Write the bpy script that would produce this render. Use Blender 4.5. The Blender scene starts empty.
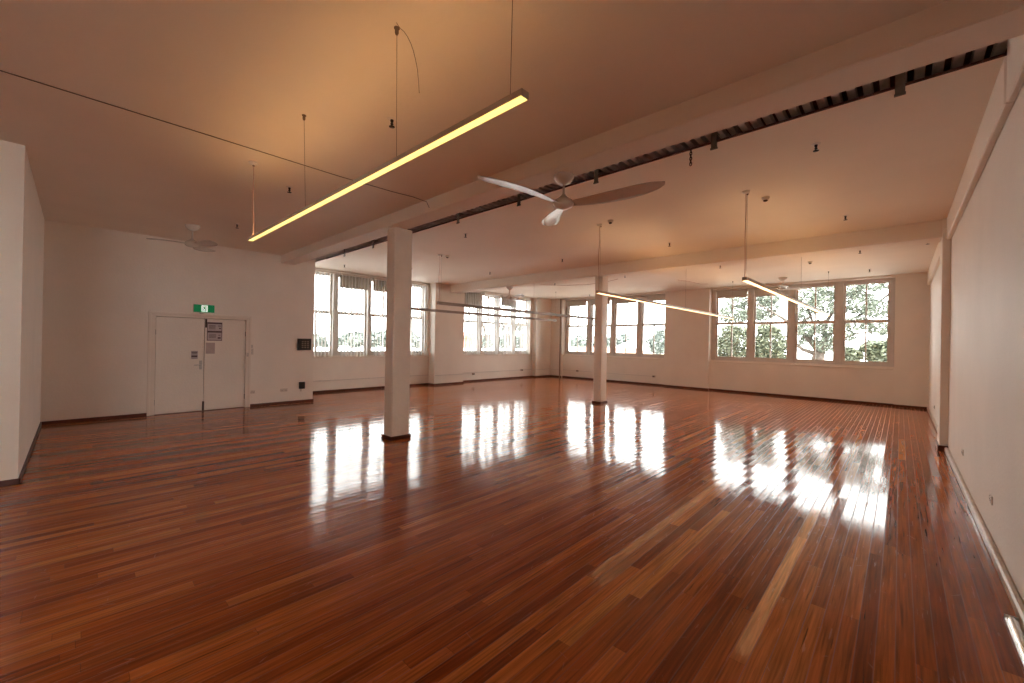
import bpy, math, random
from mathutils import Matrix, Vector
C = bpy.context.scene.collection
R = random.Random(7)
PI = math.pi

# ------------------------------------------------------------------ mesh builder
class MB:
    def __init__(s): s.v = []; s.f = []; s.sm = []
    def add(s, vs, fs, smooth=False):
        o = len(s.v); s.v += [tuple(p) for p in vs]
        for f in fs: s.f.append(tuple(i + o for i in f)); s.sm.append(smooth)
        return s
    def box(s, a, b):
        x0, x1 = sorted((a[0], b[0])); y0, y1 = sorted((a[1], b[1])); z0, z1 = sorted((a[2], b[2]))
        vs = [(x0,y0,z0),(x1,y0,z0),(x1,y1,z0),(x0,y1,z0),(x0,y0,z1),(x1,y0,z1),(x1,y1,z1),(x0,y1,z1)]
        return s.add(vs, [(0,3,2,1),(4,5,6,7),(0,1,5,4),(1,2,6,5),(2,3,7,6),(3,0,4,7)])
    def bbox(s, a, b, r=0.004):
        """box whose twelve edges are chamfered by r"""
        lo = [min(a[i], b[i]) for i in range(3)]; hi = [max(a[i], b[i]) for i in range(3)]
        r = min([r] + [(hi[i] - lo[i]) * .45 for i in range(3)])
        pts = {}; vs = []
        for cx in (0,1):
            for cy in (0,1):
                for cz in (0,1):
                    c = [(lo, hi)[k][i] for i, k in enumerate((cx,cy,cz))]
                    sg = [1 if k == 0 else -1 for k in (cx,cy,cz)]
                    for ax in range(3):
                        p = [c[i] + (0 if i == ax else sg[i] * r) for i in range(3)]
                        pts[(cx,cy,cz,ax)] = len(vs); vs.append(p)
        fs = []
        for ax in range(3):
            o = [i for i in range(3) if i != ax]
            for k in (0,1):
                q = []
                for a1, b1 in ((0,0),(1,0),(1,1),(0,1)):
                    key = [0,0,0]; key[ax] = k; key[o[0]] = a1; key[o[1]] = b1
                    q.append(pts[(key[0],key[1],key[2],ax)])
                fs.append(q)
            for a1 in (0,1):
                for b1 in (0,1):
                    q = []
                    for k in (0,1):
                        key = [0,0,0]; key[ax] = k; key[o[0]] = a1; key[o[1]] = b1
                        q.append((pts[(*key, o[0])], pts[(*key, o[1])]))
                    fs.append([q[0][0], q[0][1], q[1][1], q[1][0]])
        for cx in (0,1):
            for cy in (0,1):
                for cz in (0,1): fs.append([pts[(cx,cy,cz,i)] for i in range(3)])
        return s.add(vs, fs)
    def tube(s, path, r, n=8, caps=True):
        path = [Vector(p) for p in path]; rr = r if isinstance(r, (list, tuple)) else [r] * len(path)
        vs = []; up = None
        for i, p in enumerate(path):
            d = (path[min(i+1, len(path)-1)] - path[max(i-1, 0)]).normalized()
            if up is None: up = Vector((0,0,1)) if abs(d.z) < .9 else Vector((1,0,0))
            a = d.cross(up).normalized(); up = a.cross(d).normalized()
            for k in range(n):
                t = 2*PI*k/n; vs.append(p + (a*math.cos(t) + up*math.sin(t)) * rr[i])
        fs = []
        for i in range(len(path)-1):
            for k in range(n): fs.append((i*n+k, i*n+(k+1)%n, (i+1)*n+(k+1)%n, (i+1)*n+k))
        s.add(vs, fs, True)
        if caps: s.add(vs[:n], [tuple(range(n))[::-1]]); s.add(vs[-n:], [tuple(range(n))])
        return s
    def lathe(s, prof, c=(0,0,0), n=24):
        """prof: (radius, z) from one end to the other"""
        vs = [(c[0]+r*math.cos(2*PI*k/n), c[1]+r*math.sin(2*PI*k/n), c[2]+z) for r, z in prof for k in range(n)]
        fs = [(i*n+k, i*n+(k+1)%n, (i+1)*n+(k+1)%n, (i+1)*n+k) for i in range(len(prof)-1) for k in range(n)]
        return s.add(vs, fs, True)
    def prism(s, poly, fn, d0, d1):
        """poly of 2D points, fn(a,b,d) -> 3D"""
        n = len(poly)
        vs = [fn(a, b, d0) for a, b in poly] + [fn(a, b, d1) for a, b in poly]
        return s.add(vs, [tuple(range(n))[::-1], tuple(range(n, 2*n))] + [(i, (i+1)%n, n+(i+1)%n, n+i) for i in range(n)])
    def build(s, name, mat, parent=None, loc=None, fixn=True):
        me = bpy.data.meshes.new(name); me.from_pydata(s.v, [], s.f); me.update()
        if fixn:
            import bmesh
            bm = bmesh.new(); bm.from_mesh(me); bmesh.ops.recalc_face_normals(bm, faces=bm.faces[:]); bm.to_mesh(me); bm.free()
        for p, q in zip(me.polygons, s.sm): p.use_smooth = q
        me.materials.append(mat)
        o = bpy.data.objects.new(name, me); C.objects.link(o)
        if parent: o.parent = parent; 
        if loc: o.location = loc
        return o

def tag(o, label=None, cat=None, group=None, kind=None):
    for k, v in (('label', label), ('category', cat), ('group', group), ('kind', kind)):
        if v: o[k] = v
    return o
def thing(name, label, cat, loc=(0,0,0), rz=0, group=None, kind=None):
    o = bpy.data.objects.new(name, None); C.objects.link(o); o.location = loc; o.rotation_euler = (0,0,rz)
    o.empty_display_size = .05
    return tag(o, label, cat, group, kind)
def struct(name, mb, mat, parent=None):
    o = mb.build(name, mat, parent)
    if not parent: o['kind'] = 'structure'
    return o
def copy_thing(r, loc, label, rz=0):
    n = r.copy(); C.objects.link(n); n.location = loc; n.rotation_euler = (0,0,rz); n['label'] = label
    for ch in list(r.children):
        c = ch.copy(); C.objects.link(c); c.parent = n
        for g in list(ch.children):
            d = g.copy(); C.objects.link(d); d.parent = c
    return n

# ------------------------------------------------------------------ materials
def newmat(name):
    m = bpy.data.materials.new(name); m.use_nodes = True
    nt = m.node_tree; return m, nt, nt.nodes['Principled BSDF']
def N(nt, t, **kw):
    n = nt.nodes.new(t)
    for k, v in kw.items(): setattr(n, k, v)
    return n
def math_(nt, op, a, b=None, c=None):
    n = N(nt, 'ShaderNodeMath', operation=op)
    for i, q in enumerate((a, b, c)):
        if q is None: continue
        if isinstance(q, (int, float)): n.inputs[i].default_value = q
        else: nt.links.new(q, n.inputs[i])
    return n.outputs[0]
def simple(name, col, rough=.5, metal=0, var=.06, scale=6, bump=0, bscale=60, spec=.5):
    m, nt, b = newmat(name)
    tc = N(nt, 'ShaderNodeTexCoord'); nz = N(nt, 'ShaderNodeTexNoise'); nz.inputs['Scale'].default_value = scale; nz.inputs['Detail'].default_value = 4
    nt.links.new(tc.outputs['Object'], nz.inputs['Vector'])
    r = N(nt, 'ShaderNodeValToRGB'); e = r.color_ramp.elements
    e[0].position = .3; e[1].position = .7
    e[0].color = (*[c*(1-var) for c in col], 1); e[1].color = (*[min(1, c*(1+var)) for c in col], 1)
    nt.links.new(nz.outputs['Fac'], r.inputs['Fac']); nt.links.new(r.outputs['Color'], b.inputs['Base Color'])
    b.inputs['Roughness'].default_value = rough; b.inputs['Metallic'].default_value = metal; b.inputs['Specular IOR Level'].default_value = spec
    if bump:
        n2 = N(nt, 'ShaderNodeTexNoise'); n2.inputs['Scale'].default_value = bscale; n2.inputs['Detail'].default_value = 3
        nt.links.new(tc.outputs['Object'], n2.inputs['Vector'])
        bp = N(nt, 'ShaderNodeBump'); bp.inputs['Strength'].default_value = bump; bp.inputs['Distance'].default_value = .01
        nt.links.new(n2.outputs['Fac'], bp.inputs['Height']); nt.links.new(bp.outputs['Normal'], b.inputs['Normal'])
    return m
def emit(name, col, strength):
    m, nt, b = newmat(name)
    b.inputs['Base Color'].default_value = (.8,.8,.75,1)
    b.inputs['Emission Color'].default_value = (*col, 1); b.inputs['Emission Strength'].default_value = strength
    return m

M = {}
PAINT = (.85, .775, .695)
M['wall'] = simple('wall_paint', PAINT, .55, 0, .03, 1.5, .25, 35)
M['ceil'] = simple('ceiling_paint', (.88,.795,.695), .7, 0, .03, .8, .2, 25)
M['trimw'] = simple('trim_paint', (.82,.73,.64), .4, 0, .03, 3)
M['column'] = simple('column_paint', (.80,.72,.635), .45, 0, .05, 4, .4, 22)
M['frame'] = simple('window_frame_paint', (.66,.60,.55), .42, 0, .04, 5)
M['skirt'] = simple('stained_skirting', (.085,.022,.012), .3, 0, .25, 8)
M['duct'] = simple('tan_trunking', (.52,.40,.30), .28, 0, .18, 9)
M['white'] = simple('white_enamel', (.80,.74,.68), .3, 0, .02, 5)
M['plastic'] = simple('cream_plastic', (.66,.58,.50), .4, 0, .02, 5)
M['dark'] = simple('dark_plastic', (.02,.016,.014), .4, 0, .2, 12)
M['black'] = simple('sprinkler_bronze', (.02,.014,.010), .45, .3, .2, 12)
M['steel'] = simple('brushed_steel', (.55,.52,.50), .3, 1, .05, 30)
M['alu'] = simple('polished_aluminium', (.75,.74,.73), .22, 1, .04, 20)
M['galv'] = simple('galvanised_deck', (.82,.72,.70), .6, 0, .2, 7)
M['iron'] = simple('rusty_iron', (.06,.032,.024), .6, .4, .3, 40)
M['strap'] = simple('grey_strap', (.20,.19,.17), .5, .5, .15, 20)
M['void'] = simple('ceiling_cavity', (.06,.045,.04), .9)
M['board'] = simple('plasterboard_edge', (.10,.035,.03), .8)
M['cord'] = simple('pink_cord', (.55,.36,.28), .5)
M['wire'] = simple('fine_wire', (.20,.14,.10), .5, .4)
M['fan'] = simple('fan_lacquer', (.72,.66,.60), .22, 0, .03, 5)
M['fixture'] = simple('fixture_grey', (.50,.42,.34), .4, 0, .03, 9)
def cloth(name, col, tl):
    m = simple(name, col, .8, 0, .04, 20); nt = m.node_tree; b = nt.nodes['Principled BSDF']
    t = N(nt, 'ShaderNodeBsdfTranslucent'); t.inputs[0].default_value = (*col, 1); mx = N(nt, 'ShaderNodeMixShader'); mx.inputs[0].default_value = tl
    nt.links.new(b.outputs[0], mx.inputs[1]); nt.links.new(t.outputs[0], mx.inputs[2]); nt.links.new(mx.outputs[0], nt.nodes['Material Output'].inputs[0]); return m
M['fixture_brown'] = simple('fixture_brown', (.30,.24,.20), .4)
M['blind'] = cloth('blind_fabric', (.60,.55,.49), .14)
M['slat'] = cloth('slat_fabric', (.78,.77,.75), .2)
M['green'] = None
M['paper'] = simple('paper', (.52,.44,.44), .6, 0, .03, 12)
M['ink'] = simple('ink', (.10,.055,.06), .6)
M['mauve'] = simple('faded_notice', (.48,.38,.36), .6)
M['bark'] = simple('bark', (.07,.055,.045), .9, 0, .35, 5, .6, 20)
M['cream'] = simple('pale_render', (.62,.56,.50), .8, 0, .05, 1)
M['whiteroof'] = simple('white_roof_sheet', (.75,.77,.80), .5, 0, .03, 1)
M['brick'] = simple('pink_brick', (.36,.20,.15), .85, 0, .2, 3)
M['tile'] = simple('terracotta_tile', (.34,.18,.12), .8, 0, .2, 3)
M['sand'] = simple('pale_ground', (.45,.41,.36), .95, 0, .25, .3)

def leafmat(name, c1, c2, c3):
    m, nt, b = newmat(name)
    g = N(nt, 'ShaderNodeNewGeometry'); r = N(nt, 'ShaderNodeValToRGB'); e = r.color_ramp.elements
    e[0].color = (*c1, 1); e[1].color = (*c3, 1); k = r.color_ramp.elements.new(.5); k.color = (*c2, 1)
    nt.links.new(g.outputs['Random Per Island'], r.inputs['Fac']); nt.links.new(r.outputs['Color'], b.inputs['Base Color'])
    b.inputs['Roughness'].default_value = .55
    return m
M['leaf_dark'] = leafmat('fig_leaves', (.06,.075,.055), (.10,.12,.09), (.17,.19,.15))
M['leaf_mid'] = leafmat('shrub_leaves', (.055,.068,.043), (.095,.108,.070), (.16,.175,.11))
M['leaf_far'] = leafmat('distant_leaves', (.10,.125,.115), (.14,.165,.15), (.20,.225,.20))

# painted glass: clear pane with fresnel reflection
m, nt, b = newmat('window_glass'); nt.nodes.remove(b)
out = nt.nodes['Material Output']; tr = N(nt, 'ShaderNodeBsdfTransparent'); tr.inputs[0].default_value = (.965,.985,.985,1)
gl = N(nt, 'ShaderNodeBsdfGlossy'); gl.inputs['Roughness'].default_value = .02; fr = N(nt, 'ShaderNodeFresnel'); fr.inputs[0].default_value = 1.3
mx = N(nt, 'ShaderNodeMixShader'); nt.links.new(fr.outputs[0], mx.inputs[0]); nt.links.new(tr.outputs[0], mx.inputs[1]); nt.links.new(gl.outputs[0], mx.inputs[2]); nt.links.new(mx.outputs[0], out.inputs[0])
M['glass'] = m

M['lamp_near'] = emit('lamp_diffuser_yellow', (1.0,.74,.20), 1.75)
M['lamp_far'] = emit('lamp_diffuser_cream', (1.0,.57,.26), 5.0)
M['lamp_off'] = simple('lamp_diffuser_unlit', (.40,.33,.28), .4)
M['uplight_near'] = emit('lamp_top_strip_near', (1.0,.56,.22), 19)
M['uplight_far'] = emit('lamp_top_strip_far', (1.0,.60,.27), 16)
M['exit_green'] = emit('exit_sign_green', (.0,.17,.055), .42); M['exit_green'].node_tree.nodes['Principled BSDF'].inputs['Base Color'].default_value = (.01,.16,.06,1)
M['exit_white'] = emit('exit_sign_white', (.8,1.0,.85), .75)

# floor: glossy narrow hardwood boards running along Y
def floor_mat():
    m, nt, b = newmat('hardwood_boards'); L = nt.links.new
    tc = N(nt, 'ShaderNodeTexCoord'); sp = N(nt, 'ShaderNodeSeparateXYZ'); L(tc.outputs['Object'], sp.inputs[0]); x, y = sp.outputs[0], sp.outputs[1]
    W = .078
    u = math_(nt, 'DIVIDE', x, W); i = math_(nt, 'FLOOR', u); fu = math_(nt, 'FRACT', u)
    w1 = N(nt, 'ShaderNodeTexWhiteNoise', noise_dimensions='1D'); L(i, w1.inputs['W'])
    v = math_(nt, 'ADD', math_(nt, 'DIVIDE', y, 1.9), math_(nt, 'MULTIPLY', w1.outputs['Value'], 9.7)); j = math_(nt, 'FLOOR', v); fv = math_(nt, 'FRACT', v)
    cv = N(nt, 'ShaderNodeCombineXYZ'); L(i, cv.inputs[0]); L(j, cv.inputs[1])
    w2 = N(nt, 'ShaderNodeTexWhiteNoise', noise_dimensions='2D'); L(cv.outputs[0], w2.inputs['Vector']); rnd = w2.outputs['Value']
    rc = N(nt, 'ShaderNodeSeparateColor'); L(w2.outputs['Color'], rc.inputs[0])
    ramp = N(nt, 'ShaderNodeValToRGB'); cr = ramp.color_ramp
    cr.elements[0].color = (.215,.043,.0095,1); cr.elements[1].color = (.56,.215,.052,1)
    for p, c in ((.25,(.315,.074,.0165)),(.55,(.38,.098,.022)),(.80,(.45,.132,.031)),(.94,(.50,.16,.038))):
        e = cr.elements.new(p); e.color = (*c, 1)
    L(rnd, ramp.inputs['Fac'])
    # grain stretched along the boards
    def nz(sx, sy, detail, zoff=None, dist=0):
        mp = N(nt, 'ShaderNodeCombineXYZ'); L(math_(nt, 'MULTIPLY', x, sx), mp.inputs[0]); L(math_(nt, 'MULTIPLY', y, sy), mp.inputs[1])
        if zoff is not None: L(math_(nt, 'MULTIPLY', zoff, 37.0), mp.inputs[2])
        n = N(nt, 'ShaderNodeTexNoise'); n.inputs['Scale'].default_value = 1; n.inputs['Detail'].default_value = detail; n.inputs['Distortion'].default_value = dist
        L(mp.outputs[0], n.inputs['Vector']); return n.outputs['Fac']
    grain = nz(70, 2.2, 5, rnd, .4)
    streak = nz(26, .9, 3, rc.outputs[1], .3)
    g = N(nt, 'ShaderNodeMapRange'); L(grain, g.inputs[0]); g.inputs[1].default_value = .3; g.inputs[2].default_value = .7; g.inputs[3].default_value = .55; g.inputs[4].default_value = 1.32
    s = N(nt, 'ShaderNodeMapRange'); L(streak, s.inputs[0]); s.inputs[1].default_value = .62; s.inputs[2].default_value = .74; s.inputs[3].default_value = 1; s.inputs[4].default_value = .55
    gapx = math_(nt, 'MINIMUM', math_(nt, 'MULTIPLY', math_(nt, 'MINIMUM', fu, math_(nt, 'SUBTRACT', 1, fu)), 40), 1)
    gapy = math_(nt, 'MINIMUM', math_(nt, 'MULTIPLY', math_(nt, 'MINIMUM', fv, math_(nt, 'SUBTRACT', 1, fv)), 900), 1)
    gap = math_(nt, 'MINIMUM', gapx, gapy)
    gp = math_(nt, 'ADD', math_(nt, 'MULTIPLY', gap, .6), .4)
    vein = N(nt, 'ShaderNodeMapRange'); L(nz(48, 1.3, 4, rc.outputs[0], .8), vein.inputs[0]); vein.inputs[1].default_value = .66; vein.inputs[2].default_value = .71; vein.inputs[3].default_value = 1; vein.inputs[4].default_value = .28
    fac = math_(nt, 'MULTIPLY', math_(nt, 'MULTIPLY', math_(nt, 'MULTIPLY', g.outputs[0], vein.outputs[0]), s.outputs[0]), gp)
    mul = N(nt, 'ShaderNodeVectorMath', operation='SCALE'); L(ramp.outputs[0], mul.inputs[0]); L(fac, mul.inputs['Scale'])
    L(mul.outputs[0], b.inputs['Base Color'])
    # gloss varnish: slightly cupped, slightly tilted boards, fine scratches
    rg = N(nt, 'ShaderNodeMapRange'); L(nz(5, 1.5, 4), rg.inputs[0]); rg.inputs[3].default_value = .03; rg.inputs[4].default_value = .10
    def scratch(ang, lo, sx, sy):
        ca, sa = math.cos(ang), math.sin(ang)
        a = math_(nt, 'ADD', math_(nt, 'MULTIPLY', x, ca*sx), math_(nt, 'MULTIPLY', y, sa*sx)); b2 = math_(nt, 'ADD', math_(nt, 'MULTIPLY', x, -sa*sy), math_(nt, 'MULTIPLY', y, ca*sy))
        cv = N(nt, 'ShaderNodeCombineXYZ'); L(a, cv.inputs[0]); L(b2, cv.inputs[1])
        n = N(nt, 'ShaderNodeTexNoise'); n.inputs['Scale'].default_value = 1; n.inputs['Detail'].default_value = 2; L(cv.outputs[0], n.inputs['Vector'])
        r = N(nt, 'ShaderNodeMapRange'); L(n.outputs['Fac'], r.inputs[0]); r.inputs[1].default_value = lo; r.inputs[2].default_value = lo+.06; return r.outputs[0]
    scm = math_(nt, 'MAXIMUM', math_(nt, 'MAXIMUM', scratch(.0, .64, 55, 3.5), scratch(.5, .68, 60, 5)), math_(nt, 'MAXIMUM', scratch(-.7, .69, 60, 6), scratch(1.4, .70, 50, 5)))
    gr = math_(nt, 'MULTIPLY', math_(nt, 'SUBTRACT', 1, math_(nt, 'MINIMUM', math_(nt, 'MULTIPLY', math_(nt, 'MINIMUM', fu, math_(nt, 'SUBTRACT', 1, fu)), 15), 1)), .38)
    rsum = math_(nt, 'ADD', math_(nt, 'ADD', rg.outputs[0], math_(nt, 'MULTIPLY', scm, .24)), gr)
    L(rsum, b.inputs['Roughness']); b.inputs['IOR'].default_value = 1.5; b.inputs['Specular IOR Level'].default_value = .30
    c0 = math_(nt, 'SUBTRACT', fu, .5)
    cup = math_(nt, 'MULTIPLY', math_(nt, 'MULTIPLY', c0, c0), .0011)
    tilt = math_(nt, 'MULTIPLY', math_(nt, 'MULTIPLY', c0, math_(nt, 'SUBTRACT', rc.outputs[2], .5)), .0011)
    wav = math_(nt, 'ADD', math_(nt, 'MULTIPLY', nz(4.0, 1.2, 2), .0012), math_(nt, 'MULTIPLY', nz(1.1, .8, 1), .006))
    scr = math_(nt, 'MULTIPLY', nz(40, 22, 3, None, 1.0), .00045)
    h = math_(nt, 'ADD', math_(nt, 'ADD', cup, tilt), math_(nt, 'ADD', wav, scr))
    bp = N(nt, 'ShaderNodeBump'); bp.inputs['Strength'].default_value = 1; bp.inputs['Distance'].default_value = 1; L(h, bp.inputs['Height']); L(bp.outputs[0], b.inputs['Normal'])
    return m
M['floor'] = floor_mat()

# ------------------------------------------------------------------ the room shell
XR, XD, XW, YB, YS = .57, -10.93, -12.55, 15.80, -9.0     # right wall, door wall, window wall, back wall piers, wall behind the camera
ZN, ZF, ZB = 3.60, 3.70, 3.42                               # near ceiling, far ceiling, beam undersides
struct('floor', MB().box((-13.0, YS-.5, -.12), (1.0, 16.6, 0)), M['floor'])

W_FILL = [(-3.20,-2.55),(-2.25,-1.6)]  # pane spans of the added window behind the camera
struct('wall_right', MB().box((XR, YS-.3, 0), (XR+.4, 16.6, 1.02)).box((XR, YS-.3, 3.655), (XR+.4, 16.6, 4.2)).box((XR, YS-.3, 1.02), (XR+.4, -3.3, 3.655)).box((XR, -1.5, 1.02), (XR+.4, 16.6, 3.655)), M['wall'])
struct('wall_behind', MB().box((-12.9, YS-.4, 0), (XR, YS, 4.2)), M['wall'])
struct('wall_left_block', MB().box((-11.2, YS, 0), (-6.8, -.39, 3.62)), M['wall'])
DY0, DY1, DZ = 1.035, 2.775, 2.06
struct('wall_left', MB().box((-11.15, -.39, 0), (XD, DY0, 3.62)).box((-11.15, DY1, 0), (XD, 3.40, 3.62)).box((-11.15, 3.40, 0), (XD-.001, 3.72, 3.62)).box((-11.15, 3.72, 0), (XD, 4.2, 4.12)).box((-11.15, DY0, DZ), (XD, DY1, 3.62))
       .box((-12.9, 4.0, 0), (-11.15, 4.2, 4.2)).box((-11.25, DY0-.1, 0), (-11.18, DY1+.1, 2.3)), M['wall'])
# window wall on the door side: apron below the sills, header, piers
W1 = [(4.945,5.363),(5.62,6.476),(6.72,7.575),(7.817,8.673)]
W1 = [(4.52,5.363)] + W1[1:]
W2 = [(10.611,11.373),(11.66,12.42),(12.70,13.46),(13.74,14.46)]
W3 = [(-11.474,-10.491),(-10.19,-9.27),(-8.987,-8.035),(-7.743,-6.801)]
W4 = [(-4.863,-3.915),(-3.646,-2.731),(-2.437,-1.515),(-1.22,-.275)]
wl = MB()
wl.box((XW-.4, 4.2, 0), (XW, 16.6, 1.02)).box((XW-.4, 4.2, 3.66), (XW, 16.6, 4.2))
for a, b_ in ((4.2,4.42),(8.80,10.52),(14.56,16.6)): wl.box((XW-.4, a, 1.02), (XW, b_, 3.66))
wl.box((XW, 8.90, 0), (-12.2, 10.25, ZF)).box((XW, 14.72, 0), (-12.33, 16.6, ZF))
struct('wall_left_windows', wl, M['wall'])
YA = 15.90                                                   # aprons under the back windows sit a little behind the piers
wb = MB()
wb.box((-12.9, YA, 0), (1.0, 16.5, 1.02)).box((-12.9, YB, 3.655), (1.0, 16.5, 4.2))
for a, b_ in ((-12.9,-11.65),(-6.70,-5.06),(-.12,1.0)): wb.box((a, YB, 0), (b_, 16.5, 3.655))
struct('wall_back', wb, M['wall'])
struct('pilaster', MB().bbox((.47, 9.47, 0), (XR, 9.95, ZF), .006), M['wall'])

# ceilings, beams and the open slot
struct('ceiling_near', MB().box((-12.9, YS-.3, ZN), (1.0, 3.47, ZN+.12)), M['ceil'])
struct('ceiling', MB().box((-12.95, 4.50, ZF), (1.0, 16.6, ZF+.012)), M['ceil'])
bm_ = MB().bbox((-11.0, 3.40, ZB), (XR, 3.72, 4.1), .012); struct('beam_near', bm_, M['ceil'])
struct('beam_far', MB().bbox((-12.2, 9.55, ZB), (.50, 9.97, ZF+.005), .012), M['ceil'])
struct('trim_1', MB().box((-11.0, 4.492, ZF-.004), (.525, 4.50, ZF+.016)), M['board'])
# ribbed steel deck above the slot: ribs run along Y
dk = MB(); pit = .105; n = int(12.2/pit)
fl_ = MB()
for k in range(n):
    x0 = -11.6 + k*pit; x1 = x0+.066; x2 = x0+pit
    prof = [(x0, 3.86), (x0+.004, 3.80), (x1-.004, 3.80), (x1, 3.86)]
    dk.add([(x, y, z) for y in (3.70, 6.4) for x, z in prof], [(i, i+1, 5+i, 4+i) for i in range(3)])
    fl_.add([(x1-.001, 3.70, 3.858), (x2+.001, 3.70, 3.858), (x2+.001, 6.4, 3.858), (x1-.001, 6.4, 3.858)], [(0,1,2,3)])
struct('trim_2', dk, M['galv'])
struct('trim_8', fl_, simple('flute_shade', (.13,.06,.045), .8, 0, .3, 9))  # recess shade of the flutes painted as dark reddish strips
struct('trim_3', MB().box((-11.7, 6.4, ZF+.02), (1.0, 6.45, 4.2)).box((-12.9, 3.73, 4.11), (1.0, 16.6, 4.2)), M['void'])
struct('trim_4', MB().bbox((.525, 3.72, 3.355), (XR, 4.50, 3.95), .01), M['ceil'])
# bulkhead strip along the top of the right wall
struct('trim_5', MB().bbox((.515, 4.50, 3.355), (XR, 9.47, ZF), .01), M['ceil'])
struct('trim_6', MB().bbox((.515, 9.97, 3.355), (XR, YB, ZF), .01), M['ceil'])
struct('trim_7', MB().bbox((-11.0,-.41,3.33),(-6.9,-.39,3.36),.005), M['trimw'])

# skirtings
sk = .062
struct('baseboard_left', MB().bbox((XD, -.372, 0), (XD+.018, DY0, sk)).bbox((XD, DY1, 0), (XD+.018, 4.218, sk)).bbox((-11.1, 4.2, 0), (XD+.018, 4.218, sk)), M['skirt'])
struct('baseboard_left_block', MB().bbox((-10.93, -.39, 0), (-6.782, -.372, sk)).bbox((-6.8, YS, 0), (-6.782, -.372, sk)), M['skirt'])
struct('baseboard_left_windows', MB().bbox((XW, 4.2, 0), (XW+.018, 8.9, sk)).bbox((XW, 8.882, 0), (-12.182, 8.9, sk)).bbox((-12.2, 8.882, 0), (-12.182, 10.268, sk))
       .bbox((XW, 10.25, 0), (XW+.018, 14.72, sk)).bbox((XW, 14.702, 0), (-12.312, 14.72, sk)).bbox((-12.33, 14.702, 0), (-12.312, 15.8, sk)), M['skirt'])
struct('baseboard_back', MB().bbox((-12.33, YB-.018, 0), (-11.632, YB, sk)).bbox((-11.65, YA-.018, 0), (-6.7, YA, sk)).bbox((-6.718, YB-.018, 0), (-5.042, YB, sk))
       .bbox((-5.06, YA-.018, 0), (-.12, YA, sk)).bbox((-.138, YB-.018, 0), (.57, YB, sk)), M['skirt'])
struct('baseboard_right', MB().bbox((.527, YS, 0), (XR, 9.45, .075), .012).bbox((.54, 9.97, 0), (XR, 15.78, .075), .012), M['duct'])
struct('baseboard_pilaster', MB().bbox((.45, 9.44, 0), (XR, 9.47, .09), .004).bbox((.45, 9.45, 0), (.47, 9.97, .09), .004), M['skirt'])

# ------------------------------------------------------------------ sash windows
def sash_window(name, lights, P, ends, apron):
    """P(u, v, z): u along the wall, v outward from the glazing plane; ends: reveal limits in u"""
    root = thing(name, None, None, kind='structure')
    fr = MB(); sill = MB()
    z0, z1 = 1.10, 3.655
    fr.bbox(P(ends[0], -.05, 3.565), P(ends[1], .12, z1), .004)
    fr.bbox(P(ends[0], -.05, z0), P(ends[1], .12, 1.165), .004)
    us = [ends[0]] + [c for a, b_ in lights for c in (a-.05, b_+.05)] + [ends[1]]
    for k in range(0, len(us), 2): fr.bbox(P(us[k], -.06, z0), P(us[k+1], .12, z1), .006)
    for k in range(2, len(us)-1, 2):
        c = (us[k]+us[k+1])/2; fr.bbox(P(c-.035, -.085, 1.166), P(c+.035, -.06, 3.56), .004)
    fr.build('window_frame', M['frame'], root)
    sill.bbox(P(ends[0], apron-.03, 1.02), P(ends[1], .10, 1.058), .006)
    sill.bbox(P(ends[0], -.09, 1.055), P(ends[1], .10, 1.10), .004)
    sill.build('window_sill', M['trimw'], root)
    for a, b_ in lights:
        mid = (a+b_)/2
        for lo, hi, v in ((1.165, 2.465, -.02), (2.375, 3.565, .035)):
            s = MB(); gz0 = 1.235 if lo < 2 else 2.465; gz1 = 2.375 if lo < 2 else 3.53
            s.bbox(P(a-.05, v, lo), P(a, v+.04, hi)).bbox(P(b_, v, lo), P(b_+.05, v+.04, hi))
            s.bbox(P(a, v, lo), P(b_, v+.04, gz0)).bbox(P(a, v, gz1), P(b_, v+.04, hi))
            s.bbox(P(mid-.019, v-.004, gz0), P(mid+.019, v+.040, gz1), .003)
            so = s.build('sash', M['frame'], root)
            g = MB().box(P(a, v+.018, gz0), P(b_, v+.022, gz1)); g.build('pane', M['glass'], so)
    return root
PL = lambda u, v, z: (-12.72 - v, u, z)
PB = lambda u, v, z: (u, 16.12 + v, z)
sash_window('window_1', W1, PL, (4.42, 8.80), -.17)
sash_window('window_2', W2, PL, (10.52, 14.56), -.17)
sash_window('window_3', W3, PB, (-11.65, -6.70), -.22)
sash_window('window_4', W4, PB, (-5.06, -.12), -.22)

sash_window('fill_window', W_FILL, lambda u, v, z: (XR+.22+v, u, z), (-3.3, -1.5), -.20)  # unseen window, added behind the camera to brighten the near end
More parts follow.
